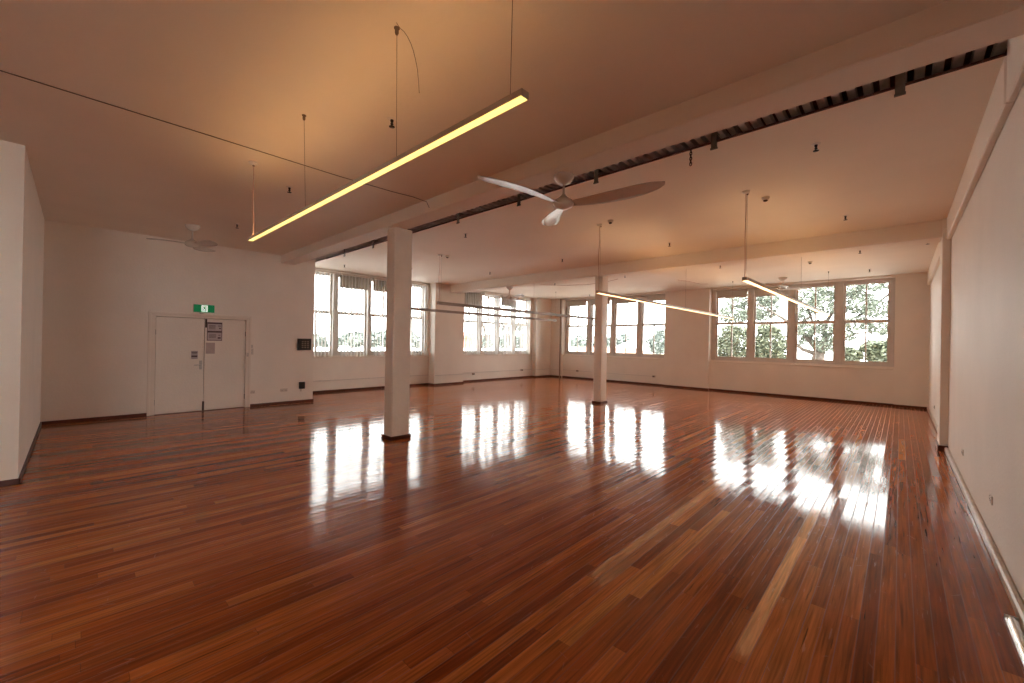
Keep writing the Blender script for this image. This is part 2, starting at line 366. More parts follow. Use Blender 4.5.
# roller blinds: a roller under the head, cloth and bottom bar
def roller_blind(a, b_, P, zb, label, group):
    mid = P((a+b_)/2, -.11, 3.60); t = thing('roller_blind', label, 'blind', mid, 0, group)
    Q = lambda u, v, z: tuple(Vector(P(u, v, z)) - Vector(mid))
    MB().tube([Q(a-.04, -.125, 3.605), Q(b_+.04, -.125, 3.605)], .026, 12).build('roller', M['blind'], t)
    MB().box(Q(a-.03, -.104, zb), Q(b_+.03, -.101, 3.60)).build('cloth', M['blind'], t)
    MB().bbox(Q(a-.03, -.110, zb-.022), Q(b_+.03, -.095, zb), .003).build('bottom_bar', M['frame'], t)
BL = [(W1[1],PL,3.22,'grey roller blind pulled low in second light of the window nearest the door'),
      (W1[2],PL,3.23,'grey roller blind pulled low behind the front column, window nearest the door'),
      (W2[0],PL,3.10,'lowest hanging grey roller blind, first light of the window beyond the pier'),
      (W2[2],PL,3.21,'grey roller blind part way down, third light of the window beyond the pier'),
      (W3[0],PB,3.36,'grey roller blind in the back wall light nearest the corner'),
      (W3[1],PB,3.36,'grey roller blind half hidden behind the far column'),
      (W3[2],PB,3.37,'grey roller blind in third light of the window behind the far column'),
      (W3[3],PB,3.40,'grey roller blind in the window light beside the wide back pier'),
      (W4[0],PB,3.355,'grey roller blind beside the white reveal in the big tree window'),
      (W4[1],PB,3.345,'grey roller blind in second light of the window facing the big tree')]
for (ab, P, zb, lab) in BL: roller_blind(ab[0], ab[1], P, zb, lab, 'roller blinds')

# vertical blinds with the slats turned edge-on
def vertical_blind(a, b_, label, ang):
    t = thing('vertical_blind', label, 'blind', (-12.515, (a+b_)/2, 3.6), 0, 'vertical blinds'); hw = (b_-a)/2+.04
    MB().bbox((-.025, -hw, -.02), (.025, hw, .03), .004).build('head_rail', M['trimw'], t)
    n = 9; s0 = None
    for k in range(n):
        y = -hw + .05 + (2*hw-.1)*k/(n-1)
        if s0 is None:
            s0 = MB().box((-.040, -.002, -2.50), (.040, .002, -.02)).build('slat', M['slat'], t); s = s0
            cl0 = MB().bbox((-.042, -.004, -2.53), (.042, .004, -2.50), .002).build('weight', M['trimw'], s0)
        else:
            s = s0.copy(); C.objects.link(s); c2 = cl0.copy(); C.objects.link(c2); c2.parent = s
        s.location = (0, y, 0); s.rotation_euler = (0, 0, ang)
    MB().tube([(0.03, -hw+.05, -2.52), (0.03, hw-.05, -2.52)], .003, 5).build('bead_chain', M['wire'], t)
for k, (a, b_) in enumerate(W1):
    vertical_blind(a, b_, ('white vertical blind half hidden past the end of the door wall', 'white vertical blind in second light of the window nearest the door',
        'white vertical blind partly behind the front column, third light', 'white vertical blind beside the masonry pier, just past the front column')[k], -math.atan2((a+b_)/2, 12.6)+.32)
for k, (a, b_) in enumerate(W2):
    vertical_blind(a, b_, ('white vertical blind beside the pier, in front of the pink brick view', 'white vertical blind second past the pier in the further side window',
        'white vertical blind third past the pier, behind the small far fan', 'white vertical blind nearest the far room corner')[k], -math.atan2((a+b_)/2, 12.6)+.32)

# ------------------------------------------------------------------ columns
def column(x0, x1, y0, y1, label):
    t = thing('column', label, 'column', ((x0+x1)/2, (y0+y1)/2, 0))
    hx, hy = (x1-x0)/2, (y1-y0)/2
    MB().bbox((-hx, -hy, 0), (hx, hy, ZB), .016).build('shaft', M['column'], t)
    b_ = MB(); e = .022
    b_.bbox((-hx-e, -hy-e, 0), (hx+e, -hy, .06)).bbox((-hx-e, hy, 0), (hx+e, hy+e, .06)).bbox((-hx-e, -hy, 0), (-hx, hy, .06)).bbox((hx, -hy, 0), (hx+e, hy, .06))
    b_.build('base_moulding', M['skirt'], t)
    return t
column(-6.135, -5.889, 3.485, 3.815, 'square cream column nearer the camera, under the slotted beam')
column(-6.04, -5.81, 9.646, 9.955, 'square cream column further back, beneath the far beam')

# ------------------------------------------------------------------ double door
dr = thing('door_1', 'closed cream double door under the green exit sign', 'door', (XD, 1.90, 0), kind='structure')
f = MB()
f.bbox((-.18, DY0-1.90, 0), (.012, 1.118-1.90, DZ)).bbox((-.18, 2.692-1.90, 0), (.012, DY1-1.90, DZ)).bbox((-.18, DY0-1.90, 1.996), (.012, DY1-1.90, DZ))
f.bbox((.0, DY0-1.93, 0), (.02, DY0-1.885, DZ+.02)).bbox((.0, DY1-1.915, 0), (.02, DY1-1.87, DZ+.02)).bbox((.0, DY0-1.93, DZ-.015), (.02, DY1-1.87, DZ+.03))
f.build('door_frame', M['trimw'], dr)
leaf = MB().bbox((-.06, 1.125-1.90, .012), (-.018, 1.922-1.90, 1.984), .003).build('door_leaf', M['wall'], dr)
lf2 = MB().bbox((-.06, 1.930-1.90, .012), (-.018, 2.685-1.90, 1.984), .003).build('door_leaf', M['wall'], dr)
MB().box((-.062, 1.9195-1.90, .012), (-.050, 1.9325-1.90, 1.99)).build('meeting_strip', M['skirt'], dr)
MB().box((-.13, -.8, 0), (.004, .8, .008)).build('threshold', M['skirt'], dr)
for (lo, yy) in ((leaf, 1.118), (lf2, 2.690)):
    for z in (.25, 1.68):
        MB().tube([(-.008, yy-1.90, z-.055), (-.008, yy-1.90, z+.055)], .008, 8).build('hinge', M['iron'], lo)
h = MB().bbox((-.014, 1.845-1.90, .90), (-.006, 1.895-1.90, 1.09), .003).tube([(-.01, 1.872-1.90, 1.0), (.035, 1.872-1.90, 1.0)], .010, 8).tube([(.035, 1.880-1.90, 1.0), (.038, 1.80-1.90, 1.0), (.030, 1.748-1.90, .996)], .009, 8)
h.build('lever_handle', M['steel'], leaf)
MB().bbox((-.014, 1.935-1.90, 1.80), (.004, 1.965-1.90, 1.985), .003).tube([(0.004, 1.95-1.90, 1.83), (.012, 1.95-1.90, 1.83)], .008, 8).build('flush_bolt', M['iron'], lf2)
MB().bbox((-.014, 1.905-1.90, .012), (.004, 1.94-1.90, .21), .003).build('flush_bolt', M['iron'], lf2)

# paper notices on the door
def notice(name, y0, y1, z0, z1, x, label, bands, base='paper', frame=False):
    t = thing(name, label, 'sign', (x, (y0+y1)/2, (z0+z1)/2)); w, hh = (y1-y0)/2, (z1-z0)/2
    MB().bbox((-.004, -w, -hh), (.004, w, hh), .001).build('sheet', M[base], t)
    if bands:
        k = MB()
        for a, b_, c, d in bands: k.box((.004, -w+2*w*a, hh-2*hh*c), (.0052, -w+2*w*b_, hh-2*hh*d))
        k.build('printing', M['ink'], t)
    return t
notice('door_notice', 1.965, 2.245, 1.515, 1.925, XD-.014, 'pale notice with dark bands and border at top of the door leaf with the bolt',
       [(.03,.97,.02,.10),(.02,.97,.47,.56),(.02,.05,.02,.98),(.95,.98,.02,.98),(.03,.97,.955,.98)] +
       [(.12,.55,.17+.06*k,.195+.06*k) for k in range(4)] + [(.72,.90,.18,.22),(.78,.90,.30,.36)] + [(.12,.6,.64+.06*k,.662+.06*k) for k in range(4)] + [(.70,.90,.80,.88),(.74,.88,.68,.71)])
notice('door_notice', 1.955, 2.115, 1.235, 1.475, XD-.014, 'faded mauve note below the banded notice', None, 'mauve')
notice('door_sign', 1.70, 1.815, 1.125, 1.295, XD-.014, 'small white sign with dark bars above the lever handle',
       [(.06,.94,.10,.22),(.12,.88,.32,.40),(.06,.94,.56,.78),(.15,.85,.88,.92)], 'paper')

# exit sign
ex = thing('exit_sign', 'green running man exit sign on the wall over the double door', 'sign', (XD, 1.90, 2.205))
MB().bbox((0, -.185, -.083), (.055, .185, .088), .008).build('housing', M['white'], ex)
MB().bbox((.055, -.180, -.080), (.060, .180, .080), .003).build('sign_face', M['exit_green'], ex)
MB().bbox((.060, -.050, -.066), (.0615, .058, .068), .0004).build('doorway_panel', M['exit_white'], ex)
rm = MB(); G = lambda a, b_, d: (d, a, b_)
rm.prism([(.012+.011*math.cos(t*PI/5), .045+.011*math.sin(t*PI/5)) for t in range(10)], G, .0615, .0625)
rm.prism([(-.012,.03),(.012,.032),(.018,-.004),(-.004,-.008)], G, .0615, .0625)
rm.prism([(.010,.030),(.038,.012),(.034,.004),(.006,.018)], G, .0615, .0625)
rm.prism([(-.010,.030),(-.034,.010),(-.028,.004),(-.006,.018)], G, .0615, .0625)
rm.prism([(.018,-.002),(.030,-.028),(.022,-.060),(.012,-.058),(.018,-.028),(.004,-.006)], G, .0615, .0625)
rm.prism([(.002,-.004),(-.010,-.028),(-.038,-.038),(-.038,-.028),(-.014,-.018),(-.006,0)], G, .0615, .0625)
rm.build('running_figure', M['exit_green'], ex)
MB().lathe([(.0,.0),(.05,.0),(.055,-.012),(.03,-.03),(0,-.034)], (.035, -.03, -.084), 16).build('lamp_cover', M['white'], ex)

# dark alarm panel, box with cable, switches and sockets
ap = thing('alarm_panel', 'dark alarm panel with display high at the end of the door wall', 'panel', (XD, 3.965, 1.455))
MB().bbox((0, -.16, -.145), (.05, .16, .145), .006).build('housing', M['dark'], ap)
MB().bbox((.05, -.10, -.105), (.054, .13, .10), .002).build('door', simple('smoked_window', (.05,.042,.038), .25), ap)
k = MB()
for i in range(4):
    for j in range(3): k.bbox((.054, -.075+.065*j, -.09+.048*i), (.057, -.03+.065*j, -.062+.048*i), .001)
k.build('keypad', simple('panel_keys', (.20,.16,.13), .4), ap)
pb = thing('socket_box', 'small dark box with stub of cable low at end of the door wall', 'socket', (XD, 3.925, .43))
MB().bbox((0, -.065, -.085), (.06, .065, .085), .006).build('cover', M['dark'], pb)
MB().bbox((0, -.035, -.155), (.02, .005, -.09), .004).build('plate', M['plastic'], pb)

def socket_plate(x, y, z, face, label, w=.117, h_=.072, kind='power_socket', cat='socket', dark=False):
    """face: 'E' plate on a wall looking to +X, 'W' to -X, 'S' to -Y"""
    rz = {'E':0, 'W':PI, 'S':-PI/2}[face]
    t = thing(kind, label, cat, (x, y, z), rz)
    MB().bbox((0, -w/2, -h_/2), (.010, w/2, h_/2), .003).build('face_plate', M['plastic'], t)
    k = MB()
    if cat == 'socket':
        for s in (-1, 1):
            cy = s*w*.25
            k.box((.010, cy-.012, -.008), (.0112, cy-.007, .004)).box((.010, cy+.007, -.008), (.0112, cy+.012, .004)).box((.010, cy-.002, -.022), (.0112, cy+.002, -.012))
        k.build('pin_slots', M['dark'], t)
        sw = MB()
        for s in (-1, 1): sw.bbox((.010, s*w*.25-.008, .014), (.014, s*w*.25+.008, .028), .001)
        sw.build('rocker', M['white'], t)
    else:
        for s in (-1, 1): k.bbox((.010, -.010, s*h_*.22-.014), (.015, .010, s*h_*.22+.014), .002)
        k.build('rocker', M['steel'] if dark else M['white'], t)
    return t
socket_plate(XD, 2.815, 1.28, 'E', 'tall light switch plate beside the double door frame', .075, .14, 'light_switch', 'switch', True)
socket_plate(XD, 2.815, 1.40, 'E', 'small upper switch plate above the light switch', .055, .075, 'light_switch', 'switch', True)
socket_plate(XD+.021, 2.735, 1.21, 'E', 'narrow door release button on the door architrave', .05, .09, 'door_button', 'switch', True)
socket_plate(XD, 2.84, .34, 'E', 'low power socket near the double door frame')
socket_plate(XD, 3.52, .338, 'E', 'low double socket between the door and the dark box', .16, .075)
socket_plate(XR, 5.25, .368, 'W', 'nearest socket low on the right wall')
socket_plate(XR, 7.39, .373, 'W', 'right wall socket just before the pilaster')
socket_plate(XR, 10.316, .396, 'W', 'right wall socket just past the pilaster')
socket_plate(XR, 13.05, .344, 'W', 'right wall socket nearest the back corner')

# surface conduits along the window walls with their socket boxes
def conduit(p, q, label, ends=(0,0)):
    p = Vector(p); q = Vector(q); Ln = (q-p).length; t = thing('conduit', label, 'conduit', p, math.atan2(q.y-p.y, q.x-p.x))
    MB().tube([(0,0,0), (Ln,0,0)], .011, 8).build('pipe', M['frame'], t)
    k = MB(); n = max(1, int(Ln/1.3))
    for i in range(n):
        x = Ln*(i+.5)/n; k.bbox((x-.02, -.0115, -.016), (x+.02, .0115, .016), .003)
    k.build('saddle', M['frame'], t)
conduit((XW+.012, 4.25, .355), (XW+.012, 8.88, .355), 'thin horizontal conduit along the wall under the window nearest the door')
conduit((-12.188, 8.92, .355), (-12.188, 10.24, .355), 'short thin horizontal conduit across the masonry pier face between the side windows')
conduit((XW+.012, 10.27, .355), (XW+.012, 14.69, .355), 'thin horizontal conduit along the wall under the side window past the pier')
conduit((-12.318, 14.74, .355), (-12.318, 15.76, .355), 'very short conduit on the corner pier face')
conduit((-12.29, YB-.012, .35), (-11.76, YB-.012, .35), 'very short conduit on the back wall between the corner and the brown pipe')
conduit((-11.62, YA-.012, .35), (-7.18, YA-.012, .35), 'thin horizontal conduit along the back wall behind the far column')
def conduit_box(x, y, z, rz, label):
    t = thing('socket_box', label, 'socket', (x, y, z), rz)
    MB().bbox((-.03, -.055, -.04), (.035, .055, .04), .005).build('cover', M['fixture'], t)
    MB().box((.035, -.035, -.02), (.0365, .035, .012)).build('pin_slots', M['dark'], t)
conduit_box(XW+.03, 11.05, .30, 0, 'grey socket box on the conduit beneath the further side window')
conduit_box(XW+.03, 13.97, .356, 0, 'grey socket box on side wall conduit nearest the far corner')
conduit_box(-10.78, YA-.03, .352, -PI/2, 'grey socket box on the back wall conduit in front of the far corner window')
conduit_box(-7.14, YA-.03, .35, -PI/2, 'grey end box of the back wall conduit beside the wide pier')
# painted downpipe at the pier edge
pp = thing('pipe', 'slim brown vertical pipe at the pier by the back corner', 'pipe', (-11.72, YB-.035, 0))
MB().tube([(0,0,.0), (0,0,ZF)], .028, 12).build('pipe_run', simple('brown_pipe', (.30,.21,.16), .4), pp)
k = MB()
for z in (.5, 1.9, 3.2): k.lathe([(.028,-.02),(.036,-.02),(.036,.02),(.028,.02)], (0,0,z), 12)
k.build('bracket', M['fixture'], pp)

# aluminium strip end on the floor by the right wall
st = thing('door_stop_rail', 'shiny silver half round rail on the floor by the right wall', 'rail', (.508, 3.45, 0))
MB().prism([(-.028, .0)] + [(.028*math.cos(t*PI/12), .018+.026*math.sin(t*PI/12)) for t in range(12, -1, -1)] + [(.028, 0)], lambda a, b_, d: (a-.012, d, b_), -1.2, .35).build('rail', M['alu'], st)
MB().bbox((-.042, .35, 0), (.017, .354, .046), .001).build('end_cap', M['steel'], st)

# ------------------------------------------------------------------ pendant linear lights
def pendant(p0, p1, ceil, susp, label, lit, up, group='long pendant lights', cord=True, half=.03, hh=.05, body='fixture', slant=(0,0), cslant=(0,0)):
    p0 = Vector(p0); p1 = Vector(p1); d = p1-p0; Ln = d.length; rz = math.atan2(d.y, d.x); mid = (p0+p1)/2
    t = thing('pendant_light', label, 'light', mid, rz, group); hl = Ln/2; hw = half; cz = ceil-mid.z
    b_ = MB()
    b_.bbox((-hl, -hw, .004), (hl, -hw+.006, hh), .001).bbox((-hl, hw-.006, .004), (hl, hw, hh), .001).bbox((-hl, -hw+.006, hh-.030), (hl, hw-.006, hh-.025), .001)
    b_.build('housing', M[body], t)
    MB().bbox((-hl, -hw+.003, 0), (hl, hw-.003, .006), .001).build('diffuser', M[lit], t)
    MB().bbox((-hl+.02, -hw+.008, hh-.022), (hl-.02, hw-.008, hh-.014), .001).build('top_diffuser', M[up] if up else M['lamp_off'], t)
    for s in (-1, 1): MB().bbox((s*hl, -hw, 0), (s*(hl+.005), hw, hh), .001).build('end_cap', M[body], t)
    for x in susp:
        w = MB().tube([(x, 0, hh-.015), (x+slant[0], slant[1], cz)], .0017, 6).build('suspension_wire', M['wire'], t)
        MB().lathe([(0,-.045),(.008,-.045),(.012,-.035),(.012,-.012),(.018,-.006),(.018,0),(0,0)], (x+slant[0], slant[1], cz), 12).build('ceiling_grip', M['wire'], w)
    if cord:
        x = -hl+.05
        pts = [(x+.012*math.sin(k*.7)+cslant[0]*k/14, .012+cslant[1]*k/14, hh+(cz-hh)*k/14) for k in range(15)]
        w = MB().tube(pts, .006, 6).build('power_cord', M['cord'], t)
        MB().lathe([(0,-.03),(.02,-.03),(.042,-.018),(.048,0),(0,0)], (x+.012*math.sin(9.8)+cslant[0], .012+cslant[1], cz), 16).build('ceiling_rose', M['white'], w)
    return t
L1 = pendant((-5.647,1.42,2.75), (-1.30,1.435,2.75), ZN, (-1.98, -.486, 1.055, 2.08), 'bright yellow pendant strip light hanging nearest, across the room before the front column', 'lamp_near', 'uplight_near', half=.025, hh=.036, slant=(.05,-.045), cslant=(.20,-.06))
pendant((-3.86,6.25,2.487), (-3.95,14.6,2.487), ZF, (-4.1, 0, 4.1), 'lit cream pendant strip hanging beside the far column and running to the back windows', 'lamp_far', 'uplight_far')
pendant((-1.53,6.15,2.485), (-1.45,14.2,2.485), ZF, (-3.95, 0, 3.95), 'lit cream pendant strip hanging nearest the right wall before the tree window', 'lamp_far', 'uplight_far')
pendant((-8.15,6.0,2.485), (-8.17,13.2,2.485), ZF, (-3.5, 0, 3.5), 'unlit pendant strip starting at the pier and crossing the far side window', 'lamp_off', None, hh=.075, body='fixture_brown')
pendant((-10.3,6.6,2.487), (-10.26,13.5,2.487), ZF, (-3.4, 0, 3.4), 'unlit pendant strip nearest the side windows, passing behind the front column', 'lamp_off', None, cord=False, hh=.075, body='fixture_brown')

pendant((-5.64,-4.4,2.75), (-1.28,-4.4,2.75), ZN, (-2.0, 0, 2.0), 'added unseen fill strip light at the near end of the room, first behind the bright yellow strip', 'lamp_near', 'uplight_near')  # unseen lamp added behind the camera as warm fill
pendant((-5.64,-7.2,2.75), (-1.28,-7.2,2.75), ZN, (-2.0, 0, 2.0), 'added unseen fill strip light at the near end of the room, nearest the end wall', 'lamp_near', 'uplight_near')  # second added lamp out of view, more warm fill
# ------------------------------------------------------------------ ceiling fans
def fan_parts(t, drop, r, dz):
    MB().lathe([(0,0),(.112,0),(.112,-.012),(.098,-.05),(.066,-.082),(.026,-.098),(0,-.10)]).build('canopy', M['fan'], t)
    MB().tube([(0,0,-.05), (0,0,-drop+.06)], .013, 12).build('downrod', M['fan'], t)
    mh = MB().lathe([(.016,.10),(.024,.085),(.05,.06),(.095,.03),(.115,.0),(.112,-.02),(.085,-.045),(.04,-.06),(0,-.063)], (0,0,-drop)).build('motor_housing', M['fan'], t)
    nS, nC = 18, 6
    vs = []; fs = []
    for side in (0, 1):
        for i in range(nS+1):
            s = i/nS; rad = .09 + (r-.09)*s
            w = (.050 + .066*math.sin(min(1, s*1.25)*PI*.62) ) * (1 if s < .72 else math.sqrt(max(.02, 1-((s-.72)/.285)**2)))
            sweep = .05*math.sin(s*PI) - .03*s
            pitch = -math.radians(15-7*s)
            for j in range(nC+1):
                c = (j/nC-.5)*2*w
                th = .006*(1-(j/nC*2-1)**2)+.0012
                camb = .010*(1-(j/nC*2-1)**2)
                z = c*math.sin(pitch)+camb + dz*s + (th if side == 0 else -th)
                vs.append((rad, sweep + c*math.cos(pitch), z-drop-.012))
    st_ = (nS+1)*(nC+1)
    for i in range(nS):
        for j in range(nC):
            a = i*(nC+1)+j; fs.append((a, a+1, a+nC+2, a+nC+1)); fs.append((st_+a, st_+a+nC+1, st_+a+nC+2, st_+a+1))
    for i in range(nS):
        for j in (0, nC):
            a = i*(nC+1)+j; fs.append((a, a+nC+1, st_+a+nC+1, st_+a))
    for i in (0, nS):
        for j in range(nC):
            a = i*(nC+1)+j; fs.append((a, a+1, st_+a+1, st_+a))
    bl = MB().add(vs, fs, True).build('blade', M['fan'], t)
    for k in (1, 2):
        b2 = bl.copy(); C.objects.link(b2); b2.rotation_euler = (0,0,k*2*PI/3)
fans = (((-2.68,3.62,ZB), .30, 1.04, .06, 17, 'large white three blade ceiling fan hanging from the slotted beam'),
        ((-9.31,9.72,ZB), .37, .98, .03, -20, 'small looking white ceiling fan under the far beam before the side window'),
        ((-9.30,1.43,ZN), .33, .62, .0, 22, 'faint white ceiling fan above the double door side of the room'),
        ((-2.60,14.6,ZF), .31, .75, .0, 40, 'white ceiling fan close to the back window facing the big tree'))
for loc, drop, r, dz, ang, lab in fans:
    t = thing('ceiling_fan', lab, 'fan', loc, math.radians(ang), 'ceiling fans'); fan_parts(t, drop, r, dz)

# ------------------------------------------------------------------ sprinkler heads, straps, chain, cables
sp0 = thing('sprinkler_head', 'x', 'sprinkler', (0,0,0), 0, 'ceiling sprinkler heads')
MB().lathe([(0,0),(.042,0),(.042,-.004),(.026,-.012),(.014,-.012)], n=16).build('escutcheon', M['white'], sp0)
MB().lathe([(.014,-.010),(.014,-.028),(.010,-.034),(.010,-.044),(.016,-.05),(.004,-.062),(.004,-.072),(.026,-.072),(.026,-.076),(0,-.076)], n=14).build('deflector', M['black'], sp0)
SP = [(-3.368,1.94,ZN,'dark sprinkler head on the near ceiling just above the yellow strip light'), (-5.90,1.92,ZN,'dark sprinkler head on the near ceiling beyond the middle of the yellow strip light'), (-8.54,1.94,ZN,'dark sprinkler head on the near ceiling between the faint fan and the yellow strip'),
      (-.655,5.207,ZF,'sprinkler head on far ceiling, nearest the slot and the right wall'), (-.652,8.313,ZF,'sprinkler head before the far beam, nearest the right wall'), (-3.465,8.331,ZF,'sprinkler head before the far beam, between the two lit strips'),
      (-6.14,8.29,ZF,'sprinkler head before the far beam, close to the far column'), (-8.97,8.507,ZF,'sprinkler head before the far beam, above the side pier'), (-6.177,5.184,ZF,'sprinkler head just past the slot beside the front column'),
      (-11.4,5.174,ZF,'sprinkler head above the window nearest the door'), (-.646,11.43,ZF,'sprinkler head just past the far beam, nearest the right wall'), (-3.427,11.48,ZF,'sprinkler head just past the far beam, between the two lit strips'),
      (-6.1,11.42,ZF,'sprinkler head just past the far beam, close by the far column'), (-8.82,11.5,ZF,'sprinkler head just past the far beam, beside the small far fan'), (-.61,14.33,ZF,'sprinkler head near the back wall over the tree window'),
      (.36,11.18,ZF,'sprinkler head tight against the bulkhead of the right wall past the far beam'), (-9.64,15.0,ZF,'sprinkler head near the back wall in front of the corner window')]
for k, (x, y, z, lab) in enumerate(SP):
    if k == 0: sp0.location = (x, y, z+.003); sp0['label'] = lab
    else: copy_thing(sp0, (x, y, z+.003), lab)
# smoke detectors / fixing plates beside the light cables
sd0 = thing('smoke_detector', 'round smoke detector beside the cable of the strip nearest the right wall', 'detector', (-1.40,6.62,ZF), 0, 'smoke detectors')
MB().lathe([(0,0),(.05,0),(.05,-.012),(.04,-.03),(.025,-.04),(0,-.042)], n=20).build('housing', M['plastic'], sd0)
MB().lathe([(.026,-.038),(.030,-.046),(.022,-.056),(0,-.058)], n=16).build('sensor', M['iron'], sd0)
copy_thing(sd0, (-3.60,6.20,ZF), 'round smoke detector beside the cable of the strip by the far column')
copy_thing(sd0, (-8.12,6.25,ZF), 'round smoke detector beside the cable of the unlit strip')
copy_thing(sd0, (-1.62,12.25,ZF), 'round smoke detector past the far beam over the strip nearest the right wall')

# hanger straps at the slot edge
hb0 = thing('hanger_strap', 'x', 'bracket', (0,0,0), 0, 'grey hanger straps along the slot')
MB().bbox((-.03, -.004, -.06), (.03, 0, .10), .001).bbox((-.03, -.30, .10), (.03, .10, .106), .001).build('strap', M['strap'], hb0)
MB().bbox((-.035, -.012, -.075), (.035, .006, -.055), .002).build('bolt_plate', M['strap'], hb0)
HB = ((-.025,'grey hanger strap at slot edge nearest the right wall'), (-1.42,'grey hanger strap at slot edge just beside the short chain'), (-2.82,'grey hanger strap at slot edge behind the big fan'),
      (-4.14,'grey hanger strap at slot edge crossed by the fan blade'), (-5.55,'grey hanger strap at slot edge just before the front column'), (-7.1,'grey hanger strap at slot edge hidden near the front column'),
      (-8.49,'grey hanger strap at slot edge between the front column and the door wall'), (-9.9,'grey hanger strap at slot edge nearest the door wall'))
for k, (x, lab) in enumerate(HB):
    if k == 0: hb0.location = (x, 4.49, ZF); hb0['label'] = lab
    else: copy_thing(hb0, (x, 4.49, ZF), lab)
ch = MB()
for k in range(6):
    z = -.028*k; a = k % 2
    pts = [((.011*math.cos(t)) if a else 0, 0 if a else .011*math.cos(t), z+.021*math.sin(t)) for t in [2*PI*q/10 for q in range(11)]]
    ch.tube(pts, .0045, 6, False)
tag(ch.build('chain', M['iron'], None, (-1.655, 4.495, ZF-.015)), 'short dark chain hanging from the ceiling slot', 'chain')

# cables run across the ceilings
cw = MB().tube([(-5.0,-1.2,ZN-.006), (-5.0,.8,ZN-.007), (-5.02,2.2,ZN-.006), (-4.98,2.9,ZN-.008), (-4.93,3.18,ZN-.012), (-4.86,3.36,ZN-.05), (-4.84,3.392,ZN-.13)], .0042, 6)
tag(cw.build('cable', M['wire']), 'thin dark cable across the near ceiling ending at the slotted beam', 'cable')
cw = MB().tube([(-9.6,11.3,ZF-.008), (-8.9,12.0,ZF-.011), (-8.1,12.4,ZF-.009), (-7.2,12.2,ZF-.012), (-6.6,11.9,ZF-.008)], .008, 6)
tag(cw.build('cable', M['cord']), 'loose pale cable on the ceiling past the far beam behind the far column', 'cable')
cw = MB().tube([(-5.2,13.2,ZF-.008), (-5.0,13.6,ZF-.02), (-4.85,14.2,ZF-.05), (-4.75,14.6,ZF-.008)], .008, 6)
tag(cw.build('cable', M['cord']), 'short pale cable on the ceiling above the wide back pier', 'cable')
cw = MB().tube([(-2.33,1.36,ZN-.003), (-2.282,1.36,3.537), (-2.24,1.36,3.497), (-2.201,1.36,3.447), (-2.163,1.36,3.388), (-2.133,1.36,3.329), (-2.108,1.36,3.265), (-2.087,1.36,3.20), (-2.072,1.36,3.125), (-2.062,1.36,3.047)], .0018, 5)
tag(cw.build('cable', M['wire']), 'thin slack wire curling down from the ceiling by the yellow strip', 'cable')

# ------------------------------------------------------------------ outside
GZ = -6.0
struct('ground', MB().box((-160, -60, GZ-.3), (60, 170, GZ)), M['sand'])
def leaves(clumps, n, size, rnd):
    vs = []; fs = []
    tot = sum(c[3]*c[4]*c[5] for c in clumps)
    for (x, y, z, a, b_, c) in clumps:
        m_ = max(8, int(n*a*b_*c/tot))
        for _ in range(m_):
            while True:
                p = Vector((rnd.uniform(-1,1), rnd.uniform(-1,1), rnd.uniform(-1,1)))
                if .15 < p.length < 1: break
            p = p * (p.length ** -.35)
            o = Vector((x+p.x*a, y+p.y*b_, z+p.z*c)); s = size*rnd.uniform(.6,1.4)
            u = Vector((rnd.gauss(0,1), rnd.gauss(0,1), rnd.gauss(0,.6))).normalized(); w = u.orthogonal().normalized()
            w = (Matrix.Rotation(rnd.uniform(0,6.28), 3, u) @ w)
            k = len(vs)
            vs += [o-u*s, o+w*s*.42+u*s*.05, o+u*s, o-w*s*.42+u*s*.05]; fs.append((k,k+1,k+2,k+3))
    return vs, fs
def tree(name, label, cat, base, limbs, clumps, n, size, mat, seed, group='trees outside the windows'):
    rnd = random.Random(seed); t = thing(name, label, cat, base, 0, group); B = Vector(base)
    rel = lambda p: tuple(Vector(p)-B)
    tr = MB()
    for path, r0, r1 in limbs:
        k = len(path); tr.tube([rel(p) for p in path], [r0+(r1-r0)*i/(k-1) for i in range(k)], 8)
    tr.build('trunk', M['bark'], t)
    vs, fs = leaves(clumps, n, size, rnd)
    MB().add([rel(p) for p in vs], fs).build('foliage', M[mat], t, fixn=False)
    return t
# big spreading tree seen through the window nearest the right wall
def W(xw, zw, Y): k = Y/16.12; return (xw*k, Y, 1.6+(zw-1.6)*k)     # a spot beyond the glass of the back wall
limbs = [([(-3.2,25,GZ),(-3.25,25,-2.5),(-3.1,25,.2),W(-1.85,1.5,25)], .42, .24)]
limbs += [([W(-1.85,1.5,25),W(-2.1,1.85,25),W(-2.35,2.15,24.6),W(-2.9,2.6,24.2),W(-3.6,3.1,24)], .17,.03), ([W(-1.85,1.45,25),W(-1.7,1.9,25),W(-1.75,2.3,25),W(-1.45,2.9,25.2),W(-1.5,3.5,25)], .17,.03),
          ([W(-1.9,1.4,25),W(-2.3,1.55,24.8),W(-2.7,1.95,24.5),W(-3.1,2.0,24.3)], .12,.03), ([W(-1.75,1.9,25),W(-1.3,2.3,25.2),W(-.7,2.75,25.3),W(-.2,3.25,25.4),W(.2,3.6,25)], .10,.02),
          ([W(-2.1,1.85,25),W(-2.0,2.3,24.8),W(-2.15,2.8,24.7),W(-2.05,3.3,24.6)], .09,.02), ([W(-1.8,1.6,25),W(-1.55,1.75,25),W(-1.0,2.05,25),W(-.6,2.1,25)], .08,.02),
          ([W(-2.35,2.15,24.6),W(-2.25,2.5,24.6),W(-1.9,2.75,24.6)], .06,.02)]
cl = []
